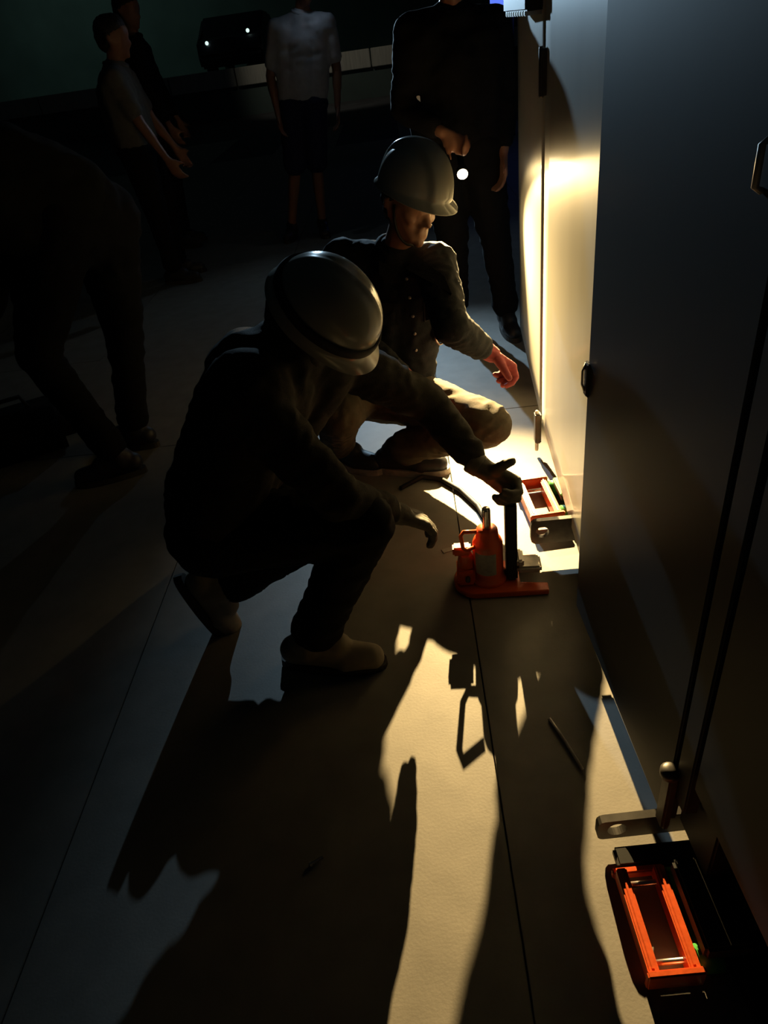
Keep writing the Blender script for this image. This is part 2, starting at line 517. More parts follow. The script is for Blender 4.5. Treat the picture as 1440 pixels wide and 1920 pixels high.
def skate(loc, rz, label, sc=1.0, covered=False):
    t = empty('machinery_skate', loc, rz)
    t.scale = (sc, sc, sc)
    tag(t, label, 'skate')
    for y in (-0.052, 0.026):
        r = build('side_rail', box(bmesh.new(), (-0.10, y, 0.010), (0.10, y + 0.022, 0.052), 0.003), M_orange, t)
        build('wear_strip', box(bmesh.new(), (-0.095, y + 0.008, 0.051), (0.095, y + 0.013, 0.055), 0.001), M_label if not covered else M_orange, r)
    for x in (-0.112, 0.098):
        build('end_plate', box(bmesh.new(), (x, -0.056, 0.006), (x + 0.014, 0.054, 0.030 if covered and x < 0 else 0.058), 0.003), M_orange, t)
    for x in (-0.075, 0.075):
        bm = bmesh.new(); tube(bm, [(x, 0.052, 0.027), (x, 0.096, 0.027)], 0.026, 16); build('roller', bm, M_green, t, True)
        bm = bmesh.new(); tube(bm, [(x, -0.048, 0.027), (x, 0.104, 0.027)], 0.006, 10); build('axle', bm, M_steel, t, True)
    if covered:
        build('top_pad', box(bmesh.new(), (-0.088, 0.056, 0.052), (0.088, 0.150, 0.092), 0.006), M_rubber, t)
        build('end_block', box(bmesh.new(), (-0.160, -0.040, 0.004), (-0.114, 0.150, 0.028), 0.006), M_black, t)
    else:
        build('top_pad', box(bmesh.new(), (-0.050, 0.060, 0.052), (0.050, 0.130, 0.072), 0.004), M_rubber, t)
        build('pad_cover', box(bmesh.new(), (-0.050, 0.056, 0.072), (0.050, 0.126, 0.086), 0.004), M_green, t)
    return t

skate((0.325, 0.590, 0.0), math.radians(-88), 'orange skate with two bare rails and black cover, nearest the camera at lower right', 0.88, True)
skate((0.360, 1.900, 0.0), math.radians(-86), 'orange skate with bright green pad under the lit enclosure, behind the jack')

# ------------------------------------------------------------------ people
def hand(W, d, n, t, curl=(25, 35, 25), s=1.0, thumb=(0.62, 0.70, 0.25), tcurl=0.25, spread=0.05, g=0.0):
    """W wrist, d towards the knuckles, n the way the fingers curl, t the thumb side"""
    d = d.normalized(); n = (n - d * n.dot(d)).normalized()
    t2 = d.cross(n)
    if t2.dot(t) < 0: t2 = -t2
    t = t2
    cs = []
    bases = []
    for k, (o, L) in enumerate(((0.030, 0.085), (0.010, 0.090), (-0.011, 0.086), (-0.030, 0.078))):
        b = W + d * L * s + t * o * s
        cs.append((W + t * o * 0.55 * s + d * 0.008, 0.0155 * s + g, b, 0.0115 * s + g))
        bases.append((b, o))
    cs.append((W + t * 0.012 * s + d * 0.02, 0.016 * s + g, W + d * 0.072 * s - t * 0.008 * s + n * 0.002, 0.0145 * s + g))
    for k, (b, o) in enumerate(bases):
        f = (0.92, 1.0, 0.94, 0.78)[k]
        p = b
        a = 0.0
        dd = (d + t * o * spread * 30).normalized()
        for j, (L, r0, r1) in enumerate(((0.043, 0.0098, 0.0090), (0.027, 0.0090, 0.0082), (0.022, 0.0082, 0.0070))):
            a += math.radians(curl[j] + (k - 1) * 3)
            q = p + (dd * math.cos(a) + n * math.sin(a)) * L * f * s
            cs.append((p, r0 * s + g, q, r1 * s + g))
            p = q
    tb = W + d * 0.022 * s + t * 0.026 * s + n * 0.006 * s
    td = (t * thumb[0] + d * thumb[1] + n * thumb[2]).normalized()
    q = tb + td * 0.042 * s
    cs.append((tb, 0.0150 * s + g, q, 0.0112 * s + g))
    td2 = (td + d * tcurl + n * tcurl * 0.6).normalized()
    q2 = q + td2 * 0.032 * s
    cs.append((q, 0.0112 * s + g, q2, 0.0088 * s + g))
    return cs


def head_cones(c, f, u, s=1.0):
    f = f.normalized(); u = (u - f * u.dot(f)).normalized(); r = f.cross(u)
    P = lambda a, b, k: c + f * a * s + r * b * s + u * k * s
    L = []
    add = lambda a, ra, b, rb: L.append((P(*a), ra * s, P(*b), rb * s))
    add((-0.030, 0, 0.035), 0.076, (0.022, 0, 0.032), 0.074)
    add((-0.045, 0, 0.010), 0.062, (0.025, 0, 0.000), 0.064)
    for e in (-1, 1):
        add((0.010, e * 0.030, -0.010), 0.046, (0.056, e * 0.014, -0.068), 0.028)     # cheek to jaw
        add((0.000, e * 0.050, -0.030), 0.022, (0.040, e * 0.032, -0.078), 0.016)     # jaw line
        add((0.070, e * 0.012, 0.024), 0.014, (0.060, e * 0.046, 0.026), 0.012)       # brow
        add((0.060, e * 0.040, -0.018), 0.017, (0.048, e * 0.050, -0.008), 0.015)     # cheekbone
        add((-0.014, e * 0.078, 0.018), 0.008, (-0.006, e * 0.074, -0.030), 0.007)    # ear
        add((-0.026, e * 0.084, 0.012), 0.006, (-0.022, e * 0.082, -0.010), 0.006)
        add((0.092, e * 0.010, -0.028), 0.007, (0.086, e * 0.013, -0.028), 0.006)     # nostril
    add((0.070, 0, -0.082), 0.022, (0.076, 0, -0.086), 0.018)                        # chin
    add((0.076, 0, 0.014), 0.010, (0.104, 0, -0.022), 0.0105)                        # nose
    add((0.068, 0, -0.040), 0.020, (0.070, 0, -0.062), 0.020)                        # muzzle
    add((0.086, -0.016, -0.050), 0.0055, (0.086, 0.016, -0.050), 0.0055)             # upper lip
    add((0.085, -0.013, -0.060), 0.0060, (0.085, 0.013, -0.060), 0.0060)             # lower lip
    return L, P


def helmet(parent, off, c, f, u, m, name='helmet', ridge='round', strap=False, chin=True, s=1.0, lift=0.0):
    f = f.normalized(); u = (u - f * u.dot(f)).normalized(); r = f.cross(u)
    o0 = c + u * (0.048 * s + lift) - V(off)
    A, A2, B, Hh = 0.150 * s, 0.138 * s, 0.120 * s, 0.140 * s
    def surf(a, v, lift=0.0):
        ca, sa = math.cos(a), math.sin(a)
        prof = math.cos(v) ** 0.9 if v < math.pi / 2 - 1e-6 else 0.0
        h = math.sin(v) ** 0.92 if v > 0 else 0.0
        x = ca * (A if ca > 0 else A2) * prof
        y = sa * B * prof
        z = Hh * h
        if ridge == 'panel':
            k = 1.0 / (1 + math.exp((abs(y) - 0.050 * s) / (0.0022 * s)))
            q = 0.016 * s * k * (1 if v > 0.05 else 0.3)
            l = math.sqrt(x * x + y * y + z * z) or 1
            x *= 1 + q / l; z *= 1 + q / l
        else:
            z += 0.004 * s * math.exp(-(y / (0.012 * s)) ** 2) * min(1, h * 1.5)
        l = math.sqrt(x * x + y * y + z * z) or 1
        x += x / l * lift; y += y / l * lift; z += z / l * lift
        return o0 + f * x + r * y + u * z
    bm = bmesh.new()
    n, k = 120, 22
    rows_ = []
    # brim ring first
    br = []
    for i in range(n):
        a = 2 * math.pi * i / n
        ca = math.cos(a)
        ext = (0.010 + 0.029 * max(0, ca) ** 2.2) * s
        p = surf(a, 0.0)
        dirv = (f * ca + r * math.sin(a)).normalized()
        br.append(bm.verts.new(p + dirv * ext - u * (0.010 + 0.006 * max(0, ca)) * s))
    rows_.append(br)
    for j in range(k):
        v = (math.pi / 2) * j / k
        rows_.append([bm.verts.new(surf(2 * math.pi * i / n, v)) for i in range(n)])
    top = bm.verts.new(surf(0, math.pi / 2))
    for a_, b_ in zip(rows_, rows_[1:]):
        for i in range(n): bm.faces.new((a_[i], a_[(i + 1) % n], b_[(i + 1) % n], b_[i]))
    for i in range(n): bm.faces.new((rows_[-1][i], rows_[-1][(i + 1) % n], top))
    h = build(name, bm, m, parent, True)
    so = h.modifiers.new('thickness', 'SOLIDIFY'); so.thickness = 0.0035; so.offset = -1
    if strap:
        bm = bmesh.new()
        n2 = 64
        rr = [[bm.verts.new(surf(2 * math.pi * i / n2, v, lf)) for i in range(n2)] for v, lf in ((0.13, 0.0008), (0.13, 0.006), (0.21, 0.007), (0.29, 0.006), (0.29, 0.0008))]
        for a_, b_ in zip(rr, rr[1:]):
            for i in range(n2): bm.faces.new((a_[i], a_[(i + 1) % n2], b_[(i + 1) % n2], b_[i]))
        build('helmet_band', bm, M_strap, h, True)
    if chin:
        bm = bmesh.new()
        pts = []
        for q in range(13):
            a = math.pi * q / 12
            pts.append(c + r * 0.082 * s * math.cos(a) + u * (0.01 - 0.128 * math.sin(a) ** 0.8) * s + f * (0.012 + 0.045 * math.sin(a)) * s - V(off))
        tube(bm, pts, 0.0045, 8)
        build('chin_strap', bm, M_strap, h, True)
    return h


def person(base, J, label, body_vox=0.010, cloth_vox=0.012, jacket=M_blackc, trousers=M_blackc, shoe=M_bshoe, sole=M_sole,
           head=None, hands=None, gloves=None, sleeves=True, hat=None, hair=True, collar=True, fold=0.006, torso=1.0, feet=None, shorts=False, jname='jacket', tname='trousers', ffreq=14.0):
    J = {k: V(v) for k, v in J.items()}
    root = empty('person', base)
    tag(root, label, 'person')
    off = tuple(base)
    bc = []
    pel, ch, nb, hd = J['pel'], J['chest'], J['neck'], J['head']
    # --- continuous body
    for sd in 'LR':
        h, k, a = J['h' + sd], J['k' + sd], J['a' + sd]
        bc.append((h, 0.078, k, 0.050)); bc.append((k, 0.050, a, 0.034))
        bc.append((k + (a - k) * 0.15, 0.050, k + (a - k) * 0.45, 0.046))
        s_, e_, w_ = J['s' + sd], J['e' + sd], J['w' + sd]
        bc.append((s_, 0.050, e_, 0.037)); bc.append((e_, 0.036, w_, 0.025)); bc.append((e_ + (w_ - e_) * 0.1, 0.038, e_ + (w_ - e_) * 0.45, 0.036))
        bc.append((ch, 0.088, s_, 0.052)); bc.append((nb, 0.050, s_, 0.046))
        bc.append((pel, 0.090, h, 0.080))
        td = V(feet[sd][0]) if feet else V((0, -1, 0))
        bc.append((a + V((0, 0, 0)), 0.034, a + td.normalized() * 0.09 - (V(feet[sd][1]).normalized() if feet else V((0, 0, 1))) * 0.045, 0.022))
    bc.append((pel, 0.098, ch, 0.100)); bc.append((ch, 0.098, nb, 0.062))
    bc.append((nb, 0.054, nb + (hd - nb) * 0.65, 0.050))
    if head:
        hc, P = head_cones(hd, V(head[0]), V(head[1]))
        bc += hc
    hand_c = {}
    for sd in 'LR':
        if hands and sd in hands:
            hk = dict(hands[sd])
            W = J['w' + sd] + V(hk['d']).normalized() * 0.010
            kw = {k: v for k, v in hk.items() if k not in 'dnt'}
            gl = gloves and sd in gloves
            hand_c[sd] = (W, V(hk['d']), V(hk['n']), V(hk['t']), kw)
            bc += hand(W, V(hk['d']), V(hk['n']), V(hk['t']), g=(-0.0025 if gl else 0.0), **kw)
    vx = body_vox
    blob('body', bc, vx, M_skin, root, 2, off=off)
    # --- face details and hair
    if head:
        for e in (-1, 1):
            bm = bmesh.new()
            bmesh.ops.create_uvsphere(bm, u_segments=12, v_segments=8, radius=0.0115, matrix=Matrix.Translation(P(0.066, e * 0.031, 0.006) - V(off)))
            ey = build('eye', bm, M_eye, root, True)
            bm = bmesh.new()
            bmesh.ops.create_uvsphere(bm, u_segments=10, v_segments=6, radius=0.0062, matrix=Matrix.Translation(P(0.0728, e * 0.031, 0.004) - V(off)))
            build('iris', bm, M_hair, ey, True)
            bm = bmesh.new()
            tube(bm, [P(0.084, e * 0.014, 0.027) - V(off), P(0.080, e * 0.030, 0.032) - V(off), P(0.066, e * 0.048, 0.028) - V(off)], [0.003, 0.0042, 0.002], 6)
            build('eyebrow', bm, M_hair, root, True)
        if hair:
            hcn = [(P(-0.035, 0, 0.040), 0.080, P(0.005, 0, 0.055), 0.076), (P(-0.055, 0, 0.0), 0.060, P(-0.05, 0, -0.03), 0.050),
                   (P(-0.02, 0.05, 0.02), 0.034, P(-0.03, 0.048, -0.02), 0.026), (P(-0.02, -0.05, 0.02), 0.034, P(-0.03, -0.048, -0.02), 0.026)]
            blob('hair', hcn, 0.008, M_hair, root, 2, fold=0.003, ffreq=40, off=off)
    # --- trousers
    tc = [(J['hL'], 0.112 * torso, J['hR'], 0.112 * torso), (pel, 0.118 * torso, pel + (ch - pel) * 0.25, 0.112 * torso)]
    for sd in 'LR':
        h, k, a = J['h' + sd], J['k' + sd], J['a' + sd]
        tc.append((h, 0.105 * torso, k, 0.076))
        if shorts:
            tc[-1] = (h, 0.105, h + (k - h) * 0.92, 0.088)
        else:
            tc.append((k, 0.074, a + (k - a) * 0.10, 0.058)); tc.append((a + (k - a) * 0.30, 0.062, a + (k - a) * 0.12, 0.066))
    blob(tname, tc, cloth_vox, trousers, root, 3, fold=fold, ffreq=ffreq, off=off)
    # --- jacket
    jc = [(pel + (ch - pel) * 0.12, 0.128 * torso, ch, 0.128 * torso), (ch, 0.120 * torso, nb - (nb - ch) * 0.2, 0.090)]
    for sd in 'LR':
        s_, e_, w_ = J['s' + sd], J['e' + sd], J['w' + sd]
        h = J['h' + sd]
        jc.append((h + (s_ - h) * 0.10, 0.100 * torso, s_ + (ch - s_) * 0.35, 0.100 * torso))
        jc.append((ch, 0.105 * torso, s_, 0.072)); jc.append((nb - (nb - ch) * 0.2, 0.070, s_, 0.066))
        if sleeves is True:
            jc.append((s_, 0.070, e_, 0.055)); jc.append((e_, 0.054, w_ + (e_ - w_) * 0.24, 0.042))
        else:
            jc.append((s_, 0.068, s_ + (e_ - s_) * 0.7, 0.060))
    blob(jname, jc, cloth_vox, jacket, root, 3, fold=fold, ffreq=ffreq, off=off)
    if collar:
        dn = (hd - nb).normalized()
        u, w2 = frame_of(dn)
        bm = bmesh.new()
        pts = [nb + dn * 0.015 + (u * math.cos(2 * math.pi * q / 20) + w2 * math.sin(2 * math.pi * q / 20)) * 0.066 - V(off) for q in range(20)]
        rr = [0.016] * 20
        tube(bm, pts, 0.015, 8, closed=True)
        build('collar', bm, jacket, root, True)
    # --- gloves
    if gloves:
        for sd in gloves:
            W, d, n, t, kw = hand_c[sd]
            gm, cm = gloves[sd]
            gc = hand(W, d, n, t, g=0.0022, **kw)
            gc.append((W - d.normalized() * 0.035, 0.033, W + d.normalized() * 0.01, 0.028))
            g = blob('glove', gc, 0.0042, gm, root, 2, fold=0.0012, ffreq=60, off=off)
            dn = d.normalized(); u, w2 = frame_of(dn)
            bm = bmesh.new()
            tube(bm, [W - dn * 0.055 - V(off), W - dn * 0.050 - V(off), W - dn * 0.022 - V(off), W - dn * 0.016 - V(off)], [0.031, 0.034, 0.033, 0.029], 20)
            build('glove_cuff', bm, cm, g, True)
    # --- shoes
    if feet:
        for sd in 'LR':
            td, up = V(feet[sd][0]).normalized(), V(feet[sd][1])
            a = J['a' + sd]
            up = (up - td * up.dot(td)).normalized(); sd_ = td.cross(up)
            b0 = a - up * 0.055
            sc = [(b0 - td * 0.050 + up * 0.018, 0.040, b0 + td * 0.06 + up * 0.012, 0.041), (b0 + td * 0.06 + up * 0.008, 0.041, b0 + td * 0.155 + up * 0.002, 0.034),
                  (b0 + td * 0.09 + sd_ * 0.012, 0.036, b0 + td * 0.16 + sd_ * 0.006, 0.030),
                  (b0 - td * 0.02 + up * 0.05, 0.040, b0 + td * 0.07 + up * 0.035, 0.036), (a + up * 0.01, 0.046, b0 - td * 0.01 + up * 0.03, 0.046)]
            shoe_o = blob('shoe', sc, 0.007, shoe, root, 3, fold=0.0015, ffreq=30, off=off)
            bm = bmesh.new()
            pts = []
            for q in range(28):
                an = 2 * math.pi * q / 28
                x = math.cos(an); y = math.sin(an)
                wdt = 0.043 + 0.006 * max(-1, min(1, x * 1.5)) + 0.0
                pts.append((x * 0.146 + 0.052, math.copysign(abs(y) ** 0.75, y) * wdt))
            lo = [bm.verts.new(b0 + td * x + sd_ * y - up * 0.037 - V(off)) for x, y in pts]
            hi = [bm.verts.new(b0 + td * x * 0.985 + sd_ * y * 0.97 - up * 0.013 - V(off)) for x, y in pts]
            bm.faces.new(lo[::-1]); bm.faces.new(hi)
            for q in range(28): bm.faces.new((lo[q], lo[(q + 1) % 28], hi[(q + 1) % 28], hi[q]))
            build('sole', bm, sole, shoe_o)
    if hat:
        hat(root, off, hd, V(head[0]), V(head[1]))
    return root


# --- front worker, squatting, white helmet with black band
person((-0.45, 1.45, 0.0), dict(
    pel=(-0.55, 1.455, 0.43), hL=(-0.535, 1.545, 0.42), hR=(-0.535, 1.365, 0.42), kR=(-0.165, 1.335, 0.42), aR=(-0.345, 1.295, 0.092),
    kL=(-0.250, 1.640, 0.235), aL=(-0.600, 1.455, 0.165), chest=(-0.365, 1.49, 0.735), neck=(-0.285, 1.515, 0.80), head=(-0.230, 1.545, 0.845),
    sL=(-0.190, 1.665, 0.700), sR=(-0.370, 1.350, 0.765), eL=(0.020, 1.770, 0.500), wL=(0.155, 1.630, 0.352), eR=(-0.205, 1.300, 0.520), wR=(-0.090, 1.470, 0.345)),
    'person squatting at the jack in white helmet with black band and beige shoes', 0.008, 0.010, M_jack4, M_trous4, M_shoe, M_sole,
    head=((0.68, 0.0, -0.73), (0.62, -0.38, 0.62)),
    hands=dict(L=dict(d=(0.70, -0.40, -0.42), n=(-0.35, -0.8, -0.15), t=(0.1, 0.0, 1.0), curl=(58, 72, 45), thumb=(0.95, 0.30, 0.10), tcurl=0.1),
               R=dict(d=(0.75, 0.35, -0.62), n=(-0.25, -0.1, -0.9), t=(-0.4, 0.9, 0.0), curl=(22, 30, 22))),
    gloves=dict(L=(M_gl_pat, M_gl_pat), R=(M_gl_pat, M_cuff)),
    hat=lambda root, off, c, f, u: helmet(root, off, c, f, u, M_helmet, strap=True, s=0.93),
    feet=dict(R=((1, -0.12, -0.05), (0.05, 0, 1)), L=((0.22, 0.15, -0.95), (0.95, 0.1, 0.25))), fold=0.007, ffreq=13, torso=1.03)

# --- kneeling worker facing the camera's right, face visible
kneeler = person((-0.12, 2.28, 0.0), dict(
    pel=(-0.15, 2.40, 0.28), hL=(-0.060, 2.36, 0.25), hR=(-0.24, 2.42, 0.27), kL=(0.217, 2.045, 0.258), aL=(-0.105, 2.235, 0.092),
    kR=(-0.27, 2.03, 0.36), aR=(-0.33, 2.33, 0.092), chest=(-0.065, 2.39, 0.585), neck=(-0.025, 2.385, 0.755), head=(0.030, 2.335, 0.908),
    sL=(0.095, 2.340, 0.715), sR=(-0.215, 2.46, 0.735), eL=(0.118, 2.050, 0.605), wL=(0.243, 2.205, 0.447), eR=(-0.19, 2.22, 0.53), wR=(-0.030, 2.105, 0.418)),
    'person kneeling beside the lit panel in white helmet and dark red gloves', 0.0065, 0.009, M_navy, M_khaki, M_bshoe, M_toe,
    head=((0.56, -0.78, -0.28), (0.30, -0.10, 0.95)),
    hands=dict(L=dict(d=(0.74, 0.18, -0.65), n=(-0.6, -0.3, -0.6), t=(0.3, -0.8, 0.4), curl=(42, 58, 40), thumb=(0.7, 0.7, 0.5)),
               R=dict(d=(0.66, -0.35, -0.62), n=(-0.6, 0.0, -0.75), t=(0.5, 0.8, 0.2), curl=(14, 20, 14))),
    gloves=dict(L=(M_gl_red, M_cuff), R=(M_gl_red, M_gl_red)),
    hat=lambda root, off, c, f, u: helmet(root, off, c, f, u, M_helmet, ridge='panel', s=0.90, lift=0.009),
    feet=dict(L=((1, -0.25, 0.0), (0, 0, 1)), R=((0.85, -0.5, 0.0), (0, 0, 1))), fold=0.0065, ffreq=17)

KO = V((-0.12, 2.28, 0.0))
pch = blob('tool_pouch', [((0.065, 2.330, 0.600), 0.032, (0.075, 2.310, 0.515), 0.040), ((0.085, 2.300, 0.545), 0.028, (0.085, 2.290, 0.500), 0.030)], 0.007, M_navy, kneeler, 3, fold=0.003, ffreq=30, off=(-0.12, 2.28, 0.0))
bm = bmesh.new(); tube(bm, [V((0.060, 2.275, 0.70)) - KO, V((0.075, 2.270, 0.65)) - KO, V((0.082, 2.275, 0.60)) - KO, V((0.085, 2.285, 0.54)) - KO], 0.006, 8)
build('pouch_strap', bm, M_khaki, pch, True)
bm = bmesh.new(); tube(bm, [V((0.088 + 0.014 * math.cos(a * math.pi / 8), 2.255, 0.495 + 0.022 * math.sin(a * math.pi / 8))) - KO for a in range(16)], 0.004, 8, closed=True)
build('snap_ring', bm, M_steel, pch, True)
jk = [c for c in kneeler.children if c.name.startswith('jacket')][0]
kf = V((0.42, -0.90, 0.0)).normalized()
def on_jacket(side, z):
    o = V((-0.055, 2.385, z)) + kf.cross(V((0, 0, 1))) * side - KO
    ok, p, n, _ = jk.ray_cast(o, kf)
    return (p, n) if ok else (o + kf * 0.12, kf)
for z in (0.70, 0.64, 0.58, 0.52, 0.46):
    p, n = on_jacket(0.0, z)
    bm = bmesh.new(); lathe(bm, [(0.0045, -0.002), (0.0055, 0.0), (0.005, 0.003), (0.002, 0.0035)], 12)
    bm.transform(Matrix.Translation(p) @ n.to_track_quat('Z', 'Y').to_matrix().to_4x4())
    build('button', bm, M_toe, jk, True)
for sd in (-1, 1):
    bm = bmesh.new()
    q = [on_jacket(sd * a, z) for a, z in ((0.010, 0.725), (0.050, 0.755), (0.062, 0.715), (0.040, 0.685))]
    lo = [bm.verts.new(p + n * 0.003) for p, n in q]; hi = [bm.verts.new(p + n * 0.011) for p, n in q]
    bm.faces.new(lo[::-1]); bm.faces.new(hi)
    for a in range(4): bm.faces.new((lo[a], lo[(a + 1) % 4], hi[(a + 1) % 4], hi[a]))
    build('collar_flap', bm, M_navy, jk)
    bm = bmesh.new()
    q = [on_jacket(sd * a, z) for a, z in ((0.035, 0.625), (0.095, 0.630), (0.095, 0.560), (0.035, 0.555))]
    lo = [bm.verts.new(p - n * 0.002) for p, n in q]; hi = [bm.verts.new(p + n * 0.006) for p, n in q]
    bm.faces.new(lo[::-1]); bm.faces.new(hi)
    for a in range(4): bm.faces.new((lo[a], lo[(a + 1) % 4], hi[(a + 1) % 4], hi[a]))
    build('chest_pocket', bm, M_navy, jk)

# --- standing person who holds the torch
holder = person((0.36, 3.55, 0.0), dict(
    pel=(0.290, 3.52, 0.93), hL=(0.375, 3.52, 0.89), hR=(0.205, 3.52, 0.89), kR=(0.240, 3.55, 0.49), aR=(0.250, 3.68, 0.092),
    kL=(0.440, 3.52, 0.49), aL=(0.490, 3.52, 0.092), chest=(0.285, 3.47, 1.215), neck=(0.290, 3.46, 1.385), head=(0.292, 3.42, 1.535),
    sL=(0.455, 3.47, 1.32), sR=(0.115, 3.47, 1.335), eR=(0.055, 3.40, 1.075), wR=(0.205, 3.255, 0.985), eL=(0.510, 3.52, 1.075), wL=(0.480, 3.45, 0.85)),
    'person standing in black beside the lit panel and holding the torch', 0.012, 0.013, M_blackc, M_blackc, M_bshoe, M_sole,
    head=((0.0, -0.9, -0.42), (0.0, -0.42, 0.9)),
    hands=dict(R=dict(d=(0.70, -0.20, -0.55), n=(0.3, -0.75, 0.05), t=(-0.4, -0.4, -0.8), curl=(45, 60, 40)),
               L=dict(d=(-0.05, -0.25, -1.0), n=(-0.8, -0.2, 0.0), t=(0, -1, 0), curl=(22, 30, 22))),
    feet=dict(R=((-0.15, -1, 0), (0, 0, 1)), L=((0.12, -1, 0), (0, 0, 1))), fold=0.008, ffreq=9, torso=1.12)
bx('badge', (-0.247, -0.178, 1.085), (-0.232, -0.170, 1.118), M_steel, holder, 0.002)
# torch in the hand
TP = V((0.279, 3.265, 0.815))                     # lens centre
TD = V((-0.02, -0.90, -0.40)).normalized()         # the way it shines
t = empty('torch', TP)
tag(t, 'lit hand torch held low in front of the standing person in black', 'torch')
q = TD.to_track_quat('Z', 'Y').to_matrix().to_4x4()
bm = bmesh.new(); lathe(bm, [(0.010, -0.150), (0.014, -0.148), (0.014, -0.050), (0.025, -0.032), (0.026, -0.004), (0.023, -0.003)], 20); bm.transform(q)
build('torch_body', bm, M_black, t, True)
bm = bmesh.new(); lathe(bm, [(0.0225, -0.002), (0.0220, 0.003), (0.0175, 0.009), (0.010, 0.0130), (0.002, 0.0145)], 20); bm.transform(q)
build('torch_lens', bm, M_torch, t, True)
WARM = (1.0, 0.70, 0.30)
spot('torch_beam', TP + TD * 0.022, (0.20, 1.0, 0.06), TORCH_BEAM, WARM, 60, 1.0, 0.007)
spot('torch_spill', TP + TD * 0.022, TP + TD, TORCH_SPILL, WARM, 84, 0.9, 0.007)

# --- person with the headlamp further back
lamper = person((-0.80, 6.1, 0.0), dict(
    pel=(-0.655, 6.1, 1.00), hR=(-0.735, 6.1, 0.96), hL=(-0.575, 6.1, 0.96), kR=(-0.80, 6.06, 0.53), aR=(-0.92, 6.14, 0.092),
    kL=(-0.625, 6.06, 0.53), aL=(-0.66, 6.14, 0.092), chest=(-0.595, 6.1, 1.33), neck=(-0.56, 6.1, 1.50), head=(-0.515, 6.07, 1.665),
    sR=(-0.755, 6.1, 1.44), sL=(-0.395, 6.1, 1.43), eR=(-0.865, 6.1, 1.16), wR=(-0.850, 6.03, 0.92), eL=(-0.365, 6.1, 1.15), wL=(-0.395, 6.03, 0.91)),
    'person standing far back in pale shirt and dark shorts wearing a bright headlamp', 0.014, 0.015, M_grey, M_nshort, M_bshoe, M_sole,
    head=((0.03, -0.96, -0.26), (0.0, -0.26, 0.96)), sleeves=False, shorts=True, jname='shirt', tname='shorts',
    hands=dict(R=dict(d=(0.05, -0.2, -1), n=(0.8, -0.2, 0), t=(0, -1, 0), curl=(22, 30, 22)), L=dict(d=(-0.05, -0.2, -1), n=(-0.8, -0.2, 0), t=(0, -1, 0), curl=(22, 30, 22))),
    feet=dict(R=((-0.2, -1, 0), (0, 0, 1)), L=((0.2, -1, 0), (0, 0, 1))), fold=0.006, ffreq=9)
HP = V((-0.505, 5.945, 1.72))
HD = V((0.22, -0.94, -0.26)).normalized(); q = HD.to_track_quat('Z', 'Y').to_matrix().to_4x4()
LO = HP - V((-0.80, 6.1, 0.0))
bm = bmesh.new(); lathe(bm, [(0.026, -0.012), (0.030, -0.010), (0.030, 0.012), (0.027, 0.014)], 20); bm.transform(q); bm.transform(Matrix.Translation(LO)); hl = build('headlamp', bm, M_black, lamper, True)
bm = bmesh.new(); lathe(bm, [(0.025, 0.0142), (0.022, 0.019), (0.012, 0.023), (0.003, 0.024)], 20); bm.transform(q); bm.transform(Matrix.Translation(LO)); build('lamp_lens', bm, M_hlamp, hl, True)
bm = bmesh.new(); tube(bm, [LO + V((-0.010 + 0.088 * math.cos(2 * math.pi * k / 24), 0.112 + 0.106 * math.sin(2 * math.pi * k / 24), 0.03 * math.sin(2 * math.pi * k / 24))) for k in range(24)], 0.006, 8, closed=True)
build('head_strap', bm, M_strap, hl, True)
COOL = (0.52, 0.78, 1.0)
spot('headlamp_beam', HP + HD * 0.03, (0.50, 2.3, 0.35), HEADLAMP_BEAM, COOL, 42, 1.0, 0.02)
spot('headlamp_spill', HP + HD * 0.03, HP + HD, HEADLAMP_SPILL, COOL, 150, 0.6, 0.02)

# --- big person bending over at the left
person((-1.2, 2.55, 0.0), dict(
    pel=(-1.13, 2.60, 1.00), hR=(-1.19, 2.50, 0.95), hL=(-1.10, 2.70, 0.92), kR=(-1.40, 2.46, 0.53), aR=(-1.235, 2.42, 0.092),
    kL=(-1.160, 2.72, 0.50), aL=(-1.240, 2.66, 0.092), chest=(-1.29, 2.50, 1.12), neck=(-1.45, 2.47, 1.12), head=(-1.57, 2.45, 1.04),
    sR=(-1.40, 2.32, 1.06), sL=(-1.36, 2.66, 1.08), eR=(-1.50, 2.28, 0.80), wR=(-1.62, 2.30, 0.58), eL=(-1.50, 2.66, 0.82), wL=(-1.63, 2.60, 0.62)),
    'large person bending over in dark clothes at the left edge', 0.014, 0.016, M_olive, M_blackc, M_bshoe, M_sole,
    head=((-0.75, 0.0, -0.66), (-0.66, 0.0, 0.75)),
    hands=dict(R=dict(d=(-0.2, 0, -1), n=(-0.3, 0.8, 0), t=(-0.8, 0, 0), curl=(22, 30, 22)), L=dict(d=(-0.2, 0, -1), n=(-0.3, -0.8, 0), t=(-0.8, 0, 0), curl=(22, 30, 22))),
    feet=dict(R=((-1, -0.25, 0), (0, 0, 1)), L=((-1, 0.1, 0), (0, 0, 1))), fold=0.009, ffreq=8, torso=1.3)

